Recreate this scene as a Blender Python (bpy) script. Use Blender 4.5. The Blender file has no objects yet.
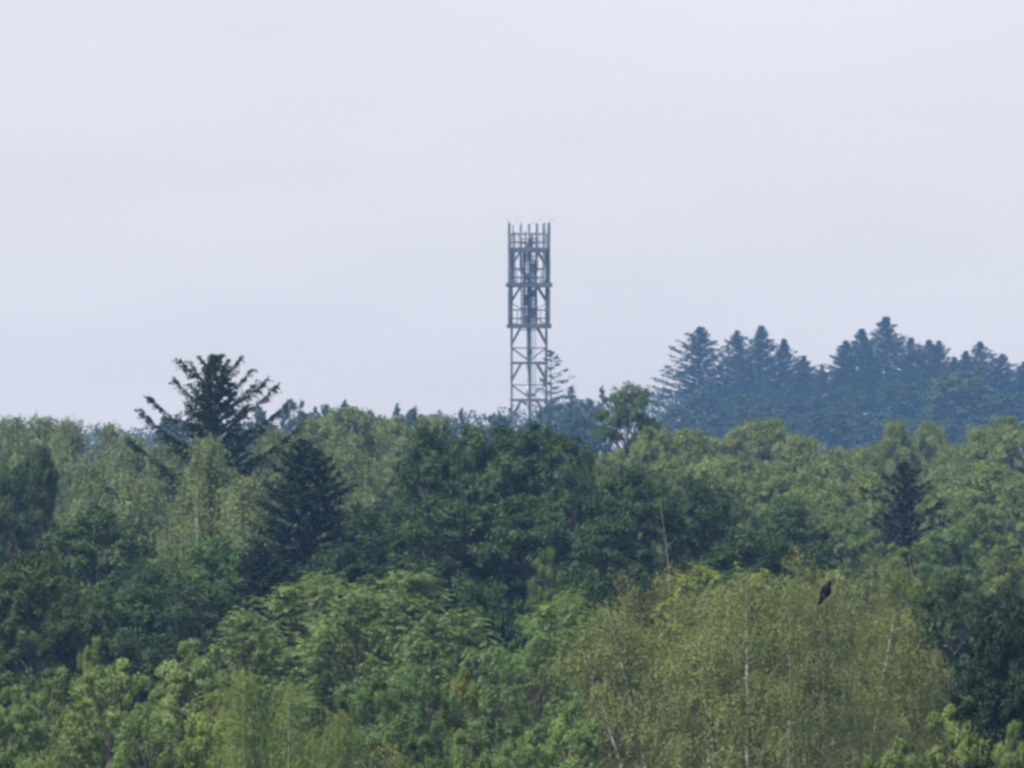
import bpy, math
import numpy as np
PI = math.pi
sc = bpy.context.scene
COL = sc.collection
F_PX = 9770.0          # focal length in pixels
CAM_H = 14.5           # camera height above the plain
HOR = 440.0            # picture row of the horizon

# ------------------------------------------------------------------ helpers
def rows(*a): return np.array(a, float)
def nrm(v):
    return v / np.maximum(np.linalg.norm(v, axis=-1, keepdims=True), 1e-9)
class Geo:
    def __init__(s): s.V = []; s.Q = []; s.T = []; s.n = 0
    def add(s, V, Q, t=None):
        s.V.append(np.asarray(V, float).reshape(-1, 3)); Q = np.asarray(Q, int).reshape(-1, 4)
        s.Q.append(Q + s.n); s.n += len(s.V[-1])
        s.T.append(np.full(len(Q), .5) if t is None else t)
    def leaves(s, c, axis, n, l, w, t):
        """rhombic leaf faces centred on c"""
        axis = nrm(axis); side = nrm(np.cross(axis, n)); l = np.broadcast_to(l, (len(c),))[:, None]; w = np.broadcast_to(w, (len(c),))[:, None]
        V = np.stack([c - axis*l*.5, c + side*w*.5 + axis*l*.08, c + axis*l*.5, c - side*w*.5 + axis*l*.08], 1)
        s.add(V, np.arange(len(c)*4).reshape(-1, 4), t)
    def tube(s, P, R, n=6, cap=False):
        P = np.asarray(P, float); R = np.broadcast_to(np.asarray(R, float), (len(P),))
        D = nrm(np.gradient(P, axis=0)); ref = np.array([1., 0, 0]) if abs(D[0][0]) < .8 else np.array([0, 1., 0])
        A = nrm(np.cross(D, ref)); B = np.cross(D, A)
        th = np.arange(n)*2*PI/n + PI/n
        ring = P[:, None] + R[:, None, None]*(np.cos(th)[None, :, None]*A[:, None] + np.sin(th)[None, :, None]*B[:, None])
        k = np.arange(len(P)-1)[:, None]*n; j = np.arange(n)[None, :]; j2 = (j+1) % n
        Q = np.stack([k+j, k+j2, k+n+j2, k+n+j], -1).reshape(-1, 4)
        if cap and n == 4:
            e = (len(P)-1)*n
            Q = np.vstack([Q, [[3, 2, 1, 0]], [[e, e+1, e+2, e+3]]])
        s.add(ring.reshape(-1, 3), Q)
    def bar(s, a, b, r): s.tube([a, b], [r*1.414]*2, 4, True)
    def box(s, c, h):
        x, y, z = h; c = np.array(c, float)
        v = np.array([[-x,-y,-z],[x,-y,-z],[x,y,-z],[-x,y,-z],[-x,-y,z],[x,-y,z],[x,y,z],[-x,y,z]]) + c
        s.add(v, [[3,2,1,0],[4,5,6,7],[0,1,5,4],[1,2,6,5],[2,3,7,6],[3,0,4,7]])
    def mesh(s, name, mat, smooth=False):
        me = bpy.data.meshes.new(name)
        V = np.concatenate(s.V); Q = np.concatenate(s.Q); T = np.concatenate(s.T)
        me.vertices.add(len(V)); me.vertices.foreach_set('co', V.astype(np.float32).ravel())
        me.loops.add(Q.size); me.loops.foreach_set('vertex_index', Q.astype(np.int32).ravel())
        me.polygons.add(len(Q)); me.polygons.foreach_set('loop_start', np.arange(0, Q.size, 4, dtype=np.int32))
        me.polygons.foreach_set('use_smooth', np.full(len(Q), smooth))
        a = me.attributes.new('tint', 'FLOAT', 'FACE'); a.data.foreach_set('value', T.astype(np.float32))
        me.update(calc_edges=True); me.materials.append(mat)
        return me
def link(name, data, parent=None, loc=(0, 0, 0)):
    o = bpy.data.objects.new(name, data); COL.objects.link(o); o.location = loc
    if parent: o.parent = parent
    return o
def tag(o, label, cat, group=None):
    o['label'] = label; o['category'] = cat
    if group: o['group'] = group
    return o

# ------------------------------------------------------------------ materials
def new_mat(name):
    m = bpy.data.materials.new(name); m.use_nodes = True
    nt = m.node_tree; nt.nodes.clear()
    return m, nt, nt.nodes, nt.links
def leaf_mat(name, c0, c1, trans=.35, gloss=.015):
    """leaf colour from c0 to c1 by a random value per leaf and a soft patchiness; tinted per tree"""
    m, nt, N, L = new_mat(name)
    at = N.new('ShaderNodeAttribute'); at.attribute_name = 'tint'
    tc = N.new('ShaderNodeTexCoord'); no = N.new('ShaderNodeTexNoise'); no.inputs['Scale'].default_value = .9; no.inputs['Detail'].default_value = 3
    L.new(tc.outputs['Object'], no.inputs['Vector'])
    ad = N.new('ShaderNodeMath'); ad.operation = 'MULTIPLY_ADD'; ad.inputs[1].default_value = 1.2; L.new(no.outputs['Fac'], ad.inputs[0])
    sb = N.new('ShaderNodeMath'); sb.operation = 'SUBTRACT'; sb.inputs[1].default_value = .6; L.new(at.outputs['Fac'], sb.inputs[0]); L.new(sb.outputs[0], ad.inputs[2])
    rp = N.new('ShaderNodeValToRGB'); rp.color_ramp.elements[0].color = (*c0, 1); rp.color_ramp.elements[1].color = (*c1, 1)
    L.new(ad.outputs[0], rp.inputs[0])
    oi = N.new('ShaderNodeObjectInfo'); mu = N.new('ShaderNodeMix'); mu.data_type = 'RGBA'; mu.blend_type = 'MULTIPLY'; mu.inputs[0].default_value = 1
    L.new(rp.outputs[0], mu.inputs[6]); L.new(oi.outputs['Color'], mu.inputs[7])
    col = mu.outputs[2]
    di = N.new('ShaderNodeBsdfDiffuse'); tr = N.new('ShaderNodeBsdfTranslucent'); gl = N.new('ShaderNodeBsdfGlossy'); gl.inputs['Roughness'].default_value = .55; gl.inputs['Color'].default_value = (.8, .85, .9, 1)
    L.new(col, di.inputs[0]); L.new(col, tr.inputs[0])
    m1 = N.new('ShaderNodeMixShader'); m1.inputs[0].default_value = trans; L.new(di.outputs[0], m1.inputs[1]); L.new(tr.outputs[0], m1.inputs[2])
    m2 = N.new('ShaderNodeMixShader'); m2.inputs[0].default_value = gloss; L.new(m1.outputs[0], m2.inputs[1]); L.new(gl.outputs[0], m2.inputs[2])
    out = N.new('ShaderNodeOutputMaterial'); L.new(m2.outputs[0], out.inputs[0])
    return m
def noise_mat(name, c0, c1, scale=3., rough=.9, stretch=(1, 1, 1), lo=.35, hi=.65, metal=0, spec=.4):
    m, nt, N, L = new_mat(name)
    tc = N.new('ShaderNodeTexCoord'); mp = N.new('ShaderNodeMapping'); mp.inputs['Scale'].default_value = stretch
    L.new(tc.outputs['Object'], mp.inputs[0])
    no = N.new('ShaderNodeTexNoise'); no.inputs['Scale'].default_value = scale; no.inputs['Detail'].default_value = 5
    L.new(mp.outputs[0], no.inputs['Vector'])
    rp = N.new('ShaderNodeValToRGB'); e = rp.color_ramp.elements; e[0].position = lo; e[1].position = hi; e[0].color = (*c0, 1); e[1].color = (*c1, 1)
    L.new(no.outputs['Fac'], rp.inputs[0])
    b = N.new('ShaderNodeBsdfPrincipled'); b.inputs['Roughness'].default_value = rough; b.inputs['Specular IOR Level'].default_value = spec; b.inputs['Metallic'].default_value = metal
    L.new(rp.outputs[0], b.inputs['Base Color'])
    out = N.new('ShaderNodeOutputMaterial'); L.new(b.outputs[0], out.inputs[0])
    return m
M = dict(
    oak=leaf_mat('oak_leaves', (.013, .028, .007), (.048, .078, .017), .2),
    fresh=leaf_mat('fresh_leaves', (.078, .106, .026), (.225, .262, .078), .3),
    feather=leaf_mat('feather_leaves', (.062, .102, .028), (.175, .228, .070), .3),
    birch=leaf_mat('birch_leaves', (.080, .098, .028), (.215, .235, .085), .35),
    pale=leaf_mat('pale_leaves', (.064, .088, .022), (.180, .205, .060), .3),
    spruce=leaf_mat('spruce_needles', (.012, .026, .012), (.040, .066, .026), .1),
    brown=leaf_mat('brown_needles', (.022, .020, .012), (.050, .048, .024), .1),
    twig_bark=noise_mat('twig_bark', (.06, .05, .04), (.16, .14, .11), 5),
    grey_bark=noise_mat('grey_bark', (.06, .052, .044), (.18, .165, .14), 2.6, stretch=(.6, .6, 2.), lo=.36, hi=.55),
    bark=noise_mat('bark', (.045, .035, .026), (.12, .10, .08), 6, stretch=(1, 1, .25)),
    dark_bark=noise_mat('dark_bark', (.030, .024, .018), (.075, .062, .05), 6, stretch=(1, 1, .25)),
    white_bark=noise_mat('white_bark', (.09, .08, .07), (.52, .49, .44), 2.6, stretch=(.6, .6, 2.), lo=.36, hi=.5),
    steel=noise_mat('galvanised_steel', (.032, .036, .042), (.065, .07, .078), .8, .6),
    pale_steel=noise_mat('pale_steel', (.38, .39, .40), (.52, .53, .54), .8, .55),
    panel=noise_mat('antenna_plastic', (.14, .145, .155), (.24, .245, .255), .5, .6),
    feather_black=noise_mat('black_feathers', (.003, .003, .003), (.006, .006, .006), 30, .8, spec=.06),
    beak=noise_mat('dark_horn', (.02, .018, .016), (.035, .03, .025), 40, .4),
    ground=noise_mat('forest_floor', (.020, .030, .012), (.055, .075, .028), .15),
)

# ------------------------------------------------------------------ tree builders: each returns {part: mesh} and its natural height and radius
def trunk_curve(g, rng, H, r0, top=1.0, wob=.25, n=10, lean=(0, 0)):
    t = np.linspace(0, top, n); ph = rng.uniform(0, 6, 4)
    f = np.minimum(1, t*3)*(1-t/top*.999)
    P = np.stack([wob*f*np.sin(t*5+ph[0]) + lean[0]*t**1.6, wob*f*np.sin(t*6+ph[1]) + lean[1]*t**1.6, t*H], 1)
    g.tube(P, np.maximum(r0*(1-t/top*.97), .005), 7)
    return P
def bez(a, b, c, n=6):
    t = np.linspace(0, 1, n)[:, None]
    return (1-t)**2*a + 2*t*(1-t)*b + t*t*c
def on_sphere(rng, n, up=0.):
    v = nrm(rng.normal(size=(n, 3))); v[:, 2] += up
    return nrm(v)
def crown_points(rng, n, H, R, zb, peak, sep, shell=(.5, 1.)):
    """clump centres spread through an uneven crown"""
    out = []; ph = rng.uniform(0, 2*PI, 3)
    for _ in range(n*30):
        if len(out) >= n: break
        t = rng.uniform(0, 1); az = rng.uniform(0, 2*PI)
        x = (t-peak)/(1-peak) if t > peak else (peak-t)/peak
        r = R*math.sqrt(max(0, 1-x*x*.96))*(1+.18*math.sin(2*az+ph[0]+4*t)+.12*math.sin(3*az+ph[1]-5*t))
        r *= math.sqrt(rng.uniform(shell[0]**2, shell[1]**2)); p = np.array([r*math.cos(az), r*math.sin(az), zb+t*(H-zb)])
        if all(((p-q)**2).sum() > sep*sep for q in out): out.append(p)
    return np.array(out)
def broadleaf(seed, mat, bark, H=14, R=3., zb=.3, peak=.5, nc=70, rc=.75, sub=7, nl=45, ll=.13, lw=.09, sep=.6, r0=.2, flat=.75, up=.35):
    rng = np.random.default_rng(seed); gt = Geo(); gl = Geo()
    P = trunk_curve(gt, rng, H, r0, .92)
    C = crown_points(rng, nc, H-rc*.6, R-rc*.5, zb*H, peak, sep)
    for c in C:
        zt = max(zb*H*.7, c[2]-np.hypot(c[0], c[1])*rng.uniform(.7, 1.3)-.3)
        a = np.array([np.interp(zt, P[:, 2], P[:, i]) for i in range(3)])
        m = (a+c)/2 + rng.normal(size=3)*.15; m[2] += .1*R
        gt.tube(bez(a, m, c), np.linspace(r0*.28, .012, 6), 5)
        k = rc*rng.uniform(.65, 1.3); tc = rng.uniform(-.18, .18)
        S = on_sphere(rng, sub, up)*rng.uniform(.35, 1, (sub, 1))*k*rows(1, 1, flat)
        rs = k*rng.uniform(.32, .6, sub)
        idx = np.repeat(np.arange(sub), nl); D = on_sphere(rng, len(idx), .15)
        pos = c + S[idx] + D*(rs[idx]*rng.uniform(.35, 1.05, len(idx)))[:, None]*rows(1, 1, .8)
        ax = D*.7 + rng.normal(size=D.shape)*.6 - rows(0, 0, .25); nn = rows(0, 0, .55) + nrm(pos-c-rows(0, 0, .1))*.8 + D*.35 + rng.normal(size=D.shape)*.25
        gl.leaves(pos, ax, nn, ll*rng.uniform(.7, 1.3, len(idx)), lw*rng.uniform(.7, 1.3, len(idx)), np.clip(rng.normal(.5+tc, .12, len(idx)), 0, 1))
    return dict(trunk=gt.mesh('trunk', M[bark], True), crown=gl.mesh('crown', M[mat])), H, R
def feathery(seed, mat='feather', bark='bark', H=11, R=3., zb=.35, peak=.45, nc=150, sep=.42, nsp=16, L=.55, pairs=9, ll=.085, lw=.045, r0=.15, droop=.18):
    """pinnate foliage: flat tufts of long sprays, each with two rows of leaflets"""
    rng = np.random.default_rng(seed); gt = Geo(); gl = Geo()
    P = trunk_curve(gt, rng, H, r0, .9)
    C = crown_points(rng, nc, H-.2, R-.3, zb*H, peak, sep, (.35, 1.))
    for c in C:
        zt = max(zb*H*.6, c[2]-np.hypot(c[0], c[1])*rng.uniform(.9, 1.7)-.5)
        a = np.array([np.interp(zt, P[:, 2], P[:, i]) for i in range(3)])
        m = (a+c)/2 + rng.normal(size=3)*.15; m[2] -= .1
        gt.tube(bez(a, m, c), np.linspace(r0*.3, .01, 6), 5)
        n = nsp; az = rng.uniform(0, 2*PI, n); e = rng.uniform(-.12, .45, n); ln = L*rng.uniform(.6, 1.25, n)
        d = np.stack([np.cos(az)*np.cos(e), np.sin(az)*np.cos(e), np.sin(e)], 1)
        o = c + rng.normal(size=(n, 3))*rows(.10, .10, .10)
        s = np.linspace(.15, 1, pairs)
        pos = o[:, None] + d[:, None]*(ln[:, None]*s)[:, :, None]; pos[:, :, 2] -= droop*(ln[:, None]*s**2)*1.2
        tan = d[:, None] - rows(0, 0, 1)*(2.4*droop*s)[None, :, None]; tan = nrm(np.broadcast_to(tan, pos.shape))
        side = nrm(np.cross(tan, rows(0, 0, 1)))
        tint = rng.uniform(-.15, .15)
        for sg in (-1, 1):
            ax = (side*sg + tan*.35 - rows(0, 0, .15)).reshape(-1, 3) + rng.normal(size=(n*pairs, 3))*.15
            p = pos.reshape(-1, 3) + nrm(ax)*ll*.5
            nn = np.cross(tan, side).reshape(-1, 3); nn = nn*np.sign(nn[:, 2:3]+1e-9) + rng.normal(size=nn.shape)*.25
            gl.leaves(p, ax, nn, ll*rng.uniform(.8, 1.2, len(p)), lw*rng.uniform(.8, 1.25, len(p)), np.clip(rng.normal(.5+tint, .15, len(p)), 0, 1))
    return dict(trunk=gt.mesh('trunk', M[bark], True), crown=gl.mesh('crown', M[mat])), H, R
def birch(seed, mat='birch', H=11.5, R=2.2, zb=.3, stems=((0, 0, 1.),), nb=26, strands=26, per=21, ll=.062, lw=.037, hang=.9, r0=.085, bark='white_bark', tuft=.07, fall=2.4, low=1.):
    """white stems, arching thin branches, and small leaves on hanging strands"""
    rng = np.random.default_rng(seed); gt = Geo(); gl = Geo(); gb = Geo()
    for (lx, ly, hf) in stems:
        P = trunk_curve(gt, rng, H*hf, r0*(.6+.4*hf), 1., .16, 14, (lx, ly))
        for i in range(nb):
            t = zb + (1-zb)*((i+rng.uniform(0, 1))/nb)**.85; t = min(t, .985)
            a = np.array([np.interp(t*H*hf, P[:, 2], P[:, k]) for k in range(3)])
            az = i*2.4 + rng.uniform(-.5, .5); L = R*(1-((t-zb)/(1-zb))**fall*.88)*rng.uniform(.6, 1.1)
            d = np.array([math.cos(az), math.sin(az), 0]); rise = rng.uniform(.35, .8)
            room = H*hf - a[2]
            up = min(L*rise, room*.97)
            c = a + d*L + rows(0, 0, up*.75); m = a + d*L*.5 + rows(0, 0, up)
            B = bez(a, m, c, 8); gb.tube(B, np.linspace(.018, .004, 8), 4)
            n = max(4, int(strands*(.35+.65*L/R)*min(1., low+(1-low)*1.5*(t-zb)/(1-zb))))
            s = rng.uniform(.15, 1, n)**.75*7; i0 = np.minimum(s.astype(int), 6); f = (s-i0)[:, None]
            st = B[i0]*(1-f) + B[i0+1]*f + rng.normal(size=(n, 3))*rows(.22, .22, .12)
            ln = hang*rng.uniform(.3, 1.2, n)
            q = np.linspace(0, 1, per)
            out = rng.normal(size=(n, 3))*.22*rows(1, 1, 0) + d*.22
            pos = st[:, None] + out[:, None]*(np.sqrt(q))[None, :, None]; pos[:, :, 2] -= (ln[:, None]*(q**1.25)) - .08*np.sin(q*PI)
            pos = pos.reshape(-1, 3) + rng.normal(size=(n*per, 3))*tuft*.35
            ax = rng.normal(size=pos.shape)*.45 - rows(0, 0, .9); nn = rng.normal(size=pos.shape)*.4 + rows(0, 0, .55) + d*.6
            tb = rng.uniform(-.3, .3)
            gl.leaves(pos, ax, nn, ll*rng.uniform(.7, 1.3, len(pos)), lw*rng.uniform(.7, 1.3, len(pos)), np.clip(rng.normal(.5+tb, .11, len(pos)), 0, 1))
    return dict(trunk=gt.mesh('trunk', M[bark], True), branches=gb.mesh('branches', M['twig_bark'], True), crown=gl.mesh('crown', M[mat])), H, R
def conifer(seed, mat='spruce', H=18, R=3., zb=.3, nbr=140, pexp=.8, e0=-.1, e1=.7, tip=.15, sag=.1, twig=.5, tw=9, pn=6, ql=.2, qw=.08, hang=.3, r0=.2, bark='dark_bark', jit=(.6, 1.15), core=0):
    rng = np.random.default_rng(seed); gt = Geo(); gl = Geo()
    P = trunk_curve(gt, rng, H, r0, 1., .12)
    for i in range(nbr+core):
        inner = i >= nbr; u0 = (i-nbr+rng.uniform(0, 1))/core if inner else (i+rng.uniform(0, 1))/nbr
        t = zb + (1-zb)*u0**.9; t = min(t, .992); k = (t-zb)/(1-zb)
        a = np.array([np.interp(t*H, P[:, 2], P[:, j]) for j in range(3)])
        L = R*(1-k)**pexp*(rng.uniform(.2, .42) if inner else rng.uniform(*jit))*min(1., (1-k)*6+.3) + .08; az = i*2.4+rng.uniform(-.4, .4); e = e0+(e1-e0)*k+rng.uniform(-.12, .12)
        d = np.array([math.cos(az), math.sin(az), 0]); side = np.array([-d[1], d[0], 0])
        s = np.linspace(0, 1, 7)
        def curve(s): return a + d*(L*s*math.cos(e))[:, None] + rows(0, 0, 1)*(L*(s*math.sin(e) + tip*s**2.2 - sag*s*(1-s)))[:, None]
        gt.tube(curve(s), np.linspace(.03+.012*L, .008, 7), 4)
        nt = max(3, int(tw*L)); u = rng.uniform(.1, 1, nt)**.75; c = curve(u)
        sg = rng.choice([-1., 1.], nt)*rng.uniform(.15, 1, nt); wd = twig*rng.uniform(.35, 1.25, nt)*min(1, .12+L*.4)*(1.05-u*.6)
        up = math.sin(e)+tip*2*u
        tdir = nrm(d*rng.uniform(.5, 1., nt)[:, None] + side*sg[:, None] + rows(0, 0, 1)*(up*.7+rng.uniform(-.15, .45, nt))[:, None])
        v = np.linspace(.1, 1, pn); pos = c[:, None] + tdir[:, None]*(wd[:, None]*v)[:, :, None]
        pos[:, :, 2] -= hang*wd[:, None]*v**2*rng.uniform(.2, 1.3, nt)[:, None]
        pos = pos.reshape(-1, 3); n = len(pos); pos = pos + rng.normal(size=(n, 3))*qw*.5
        ax = np.repeat(tdir, pn, 0) + rng.normal(size=(n, 3))*.5 - rows(0, 0, hang*.4)
        nn = rows(0, 0, 1) + rng.normal(size=(n, 3))*.4
        tb = rng.uniform(-.12, .12)
        gl.leaves(pos, ax, nn, ql*rng.uniform(.7, 1.3, n), qw*rng.uniform(.7, 1.4, n), np.clip(rng.normal(.5+tb, .15, n), 0, 1))
    n = 14; u = rng.uniform(0, 1, n); pos = np.stack([rng.normal(size=n)*.04*(1+u*2), rng.normal(size=n)*.04*(1+u*2), H-.9*u*ql*3], 1)
    gl.leaves(pos, rng.normal(size=(n, 3))*.6+rows(0, 0, .5), rng.normal(size=(n, 3)), ql*.6, qw*.55, np.full(n, .5))
    return dict(trunk=gt.mesh('trunk', M[bark], True), crown=gl.mesh('crown', M[mat])), H, R

KINDS = {}
def kind(key, names, maker): KINDS[key] = (names, maker)     # names = (object name, category); maker made on first use
MADE = {}
for i in range(5): kind(f'spire{i}', ('far_conifer', 'conifer'), lambda i=i: conifer(80+i, 'spruce', 28, 7.5, .38, 150, (1., .9, 1.1, .85, 1.)[i], -.1, .75, (.2, .1, .25, .15, .3)[i], .12, 1.1, 5, 5, .42, .22, .3, .3, jit=(.4, 1.1), core=60))
for i in range(3):
    kind(f'oak{i}', ('oak_tree', 'tree'), lambda i=i: broadleaf(10+i, 'oak', 'dark_bark', 15, 3., .34, .58, 80, .80, 10, 75, .135, .10, .78, .2, .7, .45))
    kind(f'fresh{i}', ('leafy_tree', 'tree'), lambda i=i: broadleaf(20+i, 'fresh', 'bark', 10.5, 2.2, .25, .55, 120, .44, 9, 66, .078, .060, .42, .12, .6, .35))
    kind(f'feather{i}', ('feathery_tree', 'tree'), lambda i=i: feathery(30+i, nc=150, sep=.5, nsp=20, L=.62, pairs=9, ll=.115, lw=.062, peak=.5))
    kind(f'pale{i}', ('pale_tree', 'tree'), lambda i=i: birch(50+i, 'pale', 14.5, 3., .38, nb=60, strands=30, per=22, ll=.135, lw=.10, hang=.8, r0=.11, tuft=.25, stems=((0, 0, 1.),), fall=3.))
    kind(f'loose{i}', ('leafy_tree', 'tree'), lambda i=i: broadleaf(60+i, 'pale', 'bark', 15, 3., .36, .5, 110, .66, 9, 62, .125, .095, .58))
    kind(f'far{i}', ('far_tree', 'tree'), lambda i=i: broadleaf(70+i, 'oak', 'dark_bark', 20, 5., .25, .5, 100, 1.15, 7, 22, .42, .32, .9, .3))
kind('dome', ('far_tree', 'tree'), lambda: broadleaf(77, 'oak', 'dark_bark', 20, 5.5, .2, .35, 260, .75, 7, 14, .40, .30, .6, .3))
kind('birch0', ('birch_tree', 'tree'), lambda: birch(40, stems=((.05, 0, 1.), (-1.2, .3, .86)), nb=38, strands=44, hang=.8, low=-.2, r0=.112))
kind('birch1', ('birch_tree', 'tree'), lambda: birch(41, stems=((0, 0, 1.),), nb=48, strands=46, hang=.8, low=-.2, r0=.112))
kind('birch2', ('birch_tree', 'tree'), lambda: birch(42, stems=((-1.5, .2, 1.), (-2.1, -.3, .9)), nb=36, strands=44, hang=.8, low=-.2, r0=.112))
kind('birch3', ('birch_tree', 'tree'), lambda: birch(43, stems=((1.3, 0, 1.), (2., .3, .9)), nb=38, strands=44, hang=.8, low=-.2, r0=.112))
kind('birch6', ('birch_tree', 'tree'), lambda: birch(48, stems=((0, 0, 1.),), nb=48, strands=46, hang=.8, low=.7, bark='grey_bark'))
kind('birch4', ('birch_tree', 'tree'), lambda: birch(44, H=15, R=2.6, stems=((0, 0, 1.), (.9, .4, .9)), nb=46, strands=32, per=19, ll=.125, lw=.08, hang=1.3, r0=.10, tuft=.2, fall=2.8))
kind('birch5', ('birch_tree', 'tree'), lambda: birch(45, H=15, R=2.6, stems=((0, 0, 1.),), nb=64, strands=34, per=19, ll=.125, lw=.08, hang=1.4, r0=.10, tuft=.2, fall=2.8))
kind('yellow', ('young_birch', 'tree'), lambda: birch(46, 'pale', H=10, R=1.5, zb=.4, stems=((.2, 0, 1.), (-.5, .2, .95), (.6, -.2, .9)), nb=22, strands=14, per=8, ll=.085, lw=.06, hang=.22, r0=.05, tuft=.25, fall=4., bark='grey_bark'))
kind('spruce_open', ('spruce_tree', 'conifer'), lambda: conifer(97, 'spruce', 18, 6., .45, 60, .60, .05, .64, .24, .15, .95, 17, 9, .16, .075, .55, .2, jit=(.45, .95), core=130))
kind('spruce_dense', ('spruce_tree', 'conifer'), lambda: conifer(91, 'spruce', 15, 2.9, .2, 260, .5, -.3, .6, .14, .12, .75, 17, 7, .16, .08, .5, .2, jit=(.55, 1.1)))
kind('spruce_brown', ('spruce_tree', 'conifer'), lambda: conifer(92, 'brown', 14, 3.4, .5, 46, .62, -.1, .5, .16, .12, .8, 16, 8, .16, .08, .45, .16, jit=(.4, 1.2), core=110))
kind('bare', ('thin_birch', 'tree'), lambda: birch(47, 'pale', H=15, R=1.6, zb=.55, stems=((0, 0, 1.), (.7, .1, .96)), nb=16, strands=9, per=9, ll=.14, lw=.09, hang=.6, r0=.11, tuft=.15))
kind('larch', ('larch_tree', 'conifer'), lambda: conifer(93, 'spruce', 28, 4., .3, 60, .7, -.05, .4, .3, .15, 1.1, 3.2, 5, .42, .2, .3, .2, jit=(.3, 1.2)))
kind('pine0', ('far_pine', 'conifer'), lambda: conifer(94, 'spruce', 22, 4.8, .35, 60, .7, .1, .6, .25, .1, 1.2, 3.4, 5, .5, .26, .2, .25, jit=(.4, 1.2)))
kind('pine1', ('far_pine', 'conifer'), lambda: broadleaf(95, 'spruce', 'dark_bark', 20, 4.5, .4, .6, 55, .9, 6, 22, .42, .26, 1., .25))
kind('clumped', ('leafy_tree', 'tree'), lambda: broadleaf(96, 'pale', 'bark', 17, 3.2, .5, .55, 75, .75, 9, 60, .13, .10, .7, .18))

def ground_z(x, y):
    return 12.*np.clip((y-1000)/800., 0, 1)**2*np.clip((x+30)/90., 0, 1)
rot_rng = np.random.default_rng(5)
def T(key, px, top, d, w, label, tint=(1, 1, 1), rot=None, group=None):
    """a tree whose base stands at distance d, with its top seen at picture row `top`"""
    names, maker = KINDS[key]
    if key not in MADE: MADE[key] = maker()
    parts, H, R = MADE[key]
    x = (px-512)*d/F_PX; zt = CAM_H + (HOR-top)*d/F_PX; gz = float(ground_z(x, d))
    root = bpy.data.objects.new(names[0], None); COL.objects.link(root); root.empty_display_size = .5
    root.location = (x, d, gz-.02); root.rotation_euler = (0, 0, rot_rng.uniform(0, 2*PI) if rot is None else rot)
    sxy = (w*d/F_PX)/(2*R); root.scale = (sxy, sxy, (zt-gz)/H)
    tag(root, label, names[1], group)
    for pn, me in parts.items():
        o = link(pn, me, root)
        if pn == 'crown': o.color = (*tint, 1)
    return root

# ------------------------------------------------------------------ setting
xs = np.linspace(-250, 250, 61); ys = np.concatenate([np.linspace(-25, 900, 12), np.linspace(940, 2480, 50)])
X, Y = np.meshgrid(xs, ys); Z = ground_z(X, Y)
g = Geo(); W = len(xs); ii, jj = np.meshgrid(np.arange(len(ys)-1), np.arange(W-1), indexing='ij'); b = (ii*W+jj).ravel()
g.add(np.stack([X, Y, Z], -1), np.stack([b, b+1, b+W+1, b+W], 1))
o = link('ground', g.mesh('ground', M['ground'], True)); o['kind'] = 'structure'

# far wood closing the view, one mass
rng = np.random.default_rng(3); g = Geo()
for k in range(460):
    x = rng.uniform(-240, 240); y = rng.uniform(2120, 2330); h = rng.uniform(15.5, 19.) + float(ground_z(x, y)); r = rng.uniform(2.5, 4.5)
    n = 170; D = on_sphere(rng, n, .3); p = np.array([x, y, h-r*1.15]) + D*rows(r, r, r*1.15)*rng.uniform(.6, 1.05, (n, 1)); p[:, 2] -= (rng.uniform(0, 1, n) > .6)*rng.uniform(0, 9, n)
    g.leaves(p, D+rng.normal(size=(n, 3)), D+rows(0, 0, .6), .9, .7, rng.uniform(.2, .8, n))
    g.leaves(np.array([[x, y, h*.45]]), rows(0, 0, 1)[None], rows(0, -1, 0)[None], h*.9, .5, np.array([.2]))
o = link('distant_wood', g.mesh('distant_wood', M['oak'])); o['kind'] = 'stuff'; o['label'] = 'hazy blue strip of distant woodland along the horizon'

g = Geo()
for k in range(520):
    y = rng.uniform(720, 1020); x = rng.uniform(-.075, .075)*y; h = rng.uniform(9.5, 12.2); r = rng.uniform(2., 3.5)
    n = 150; D = on_sphere(rng, n, .3); p = np.array([x, y, h-r]) + D*r*rng.uniform(.6, 1.05, (n, 1)); p[:, 2] -= (rng.uniform(0, 1, n) > .6)*rng.uniform(0, 6, n)
    g.leaves(p, D+rng.normal(size=(n, 3)), D+rows(0, 0, .6), .6, .45, rng.uniform(.2, .8, n))
o = link('middle_wood', g.mesh('middle_wood', M['pale'])); o['kind'] = 'stuff'; o['label'] = 'green mass of woodland filling the middle distance between the nearer trees'
g = Geo()
for k in range(900):
    y = rng.uniform(215, 560); x = rng.uniform(-.075, .075)*y; h = rng.uniform(2.5, 6.5); r = rng.uniform(1., 2.)
    n = 110; D = on_sphere(rng, n, .3); p = np.array([x, y, h-r]) + D*r*rng.uniform(.5, 1.05, (n, 1)); p[:, 2] = np.maximum(.05, p[:, 2]-(rng.uniform(0, 1, n) > .6)*rng.uniform(0, 4, n))
    g.leaves(p, D+rng.normal(size=(n, 3)), D+rows(0, 0, .6), .34, .26, rng.uniform(.2, .8, n))
o = link('undergrowth', g.mesh('undergrowth', M['oak'])); o['kind'] = 'stuff'; o['label'] = 'dark green undergrowth between and beneath the trees'

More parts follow.
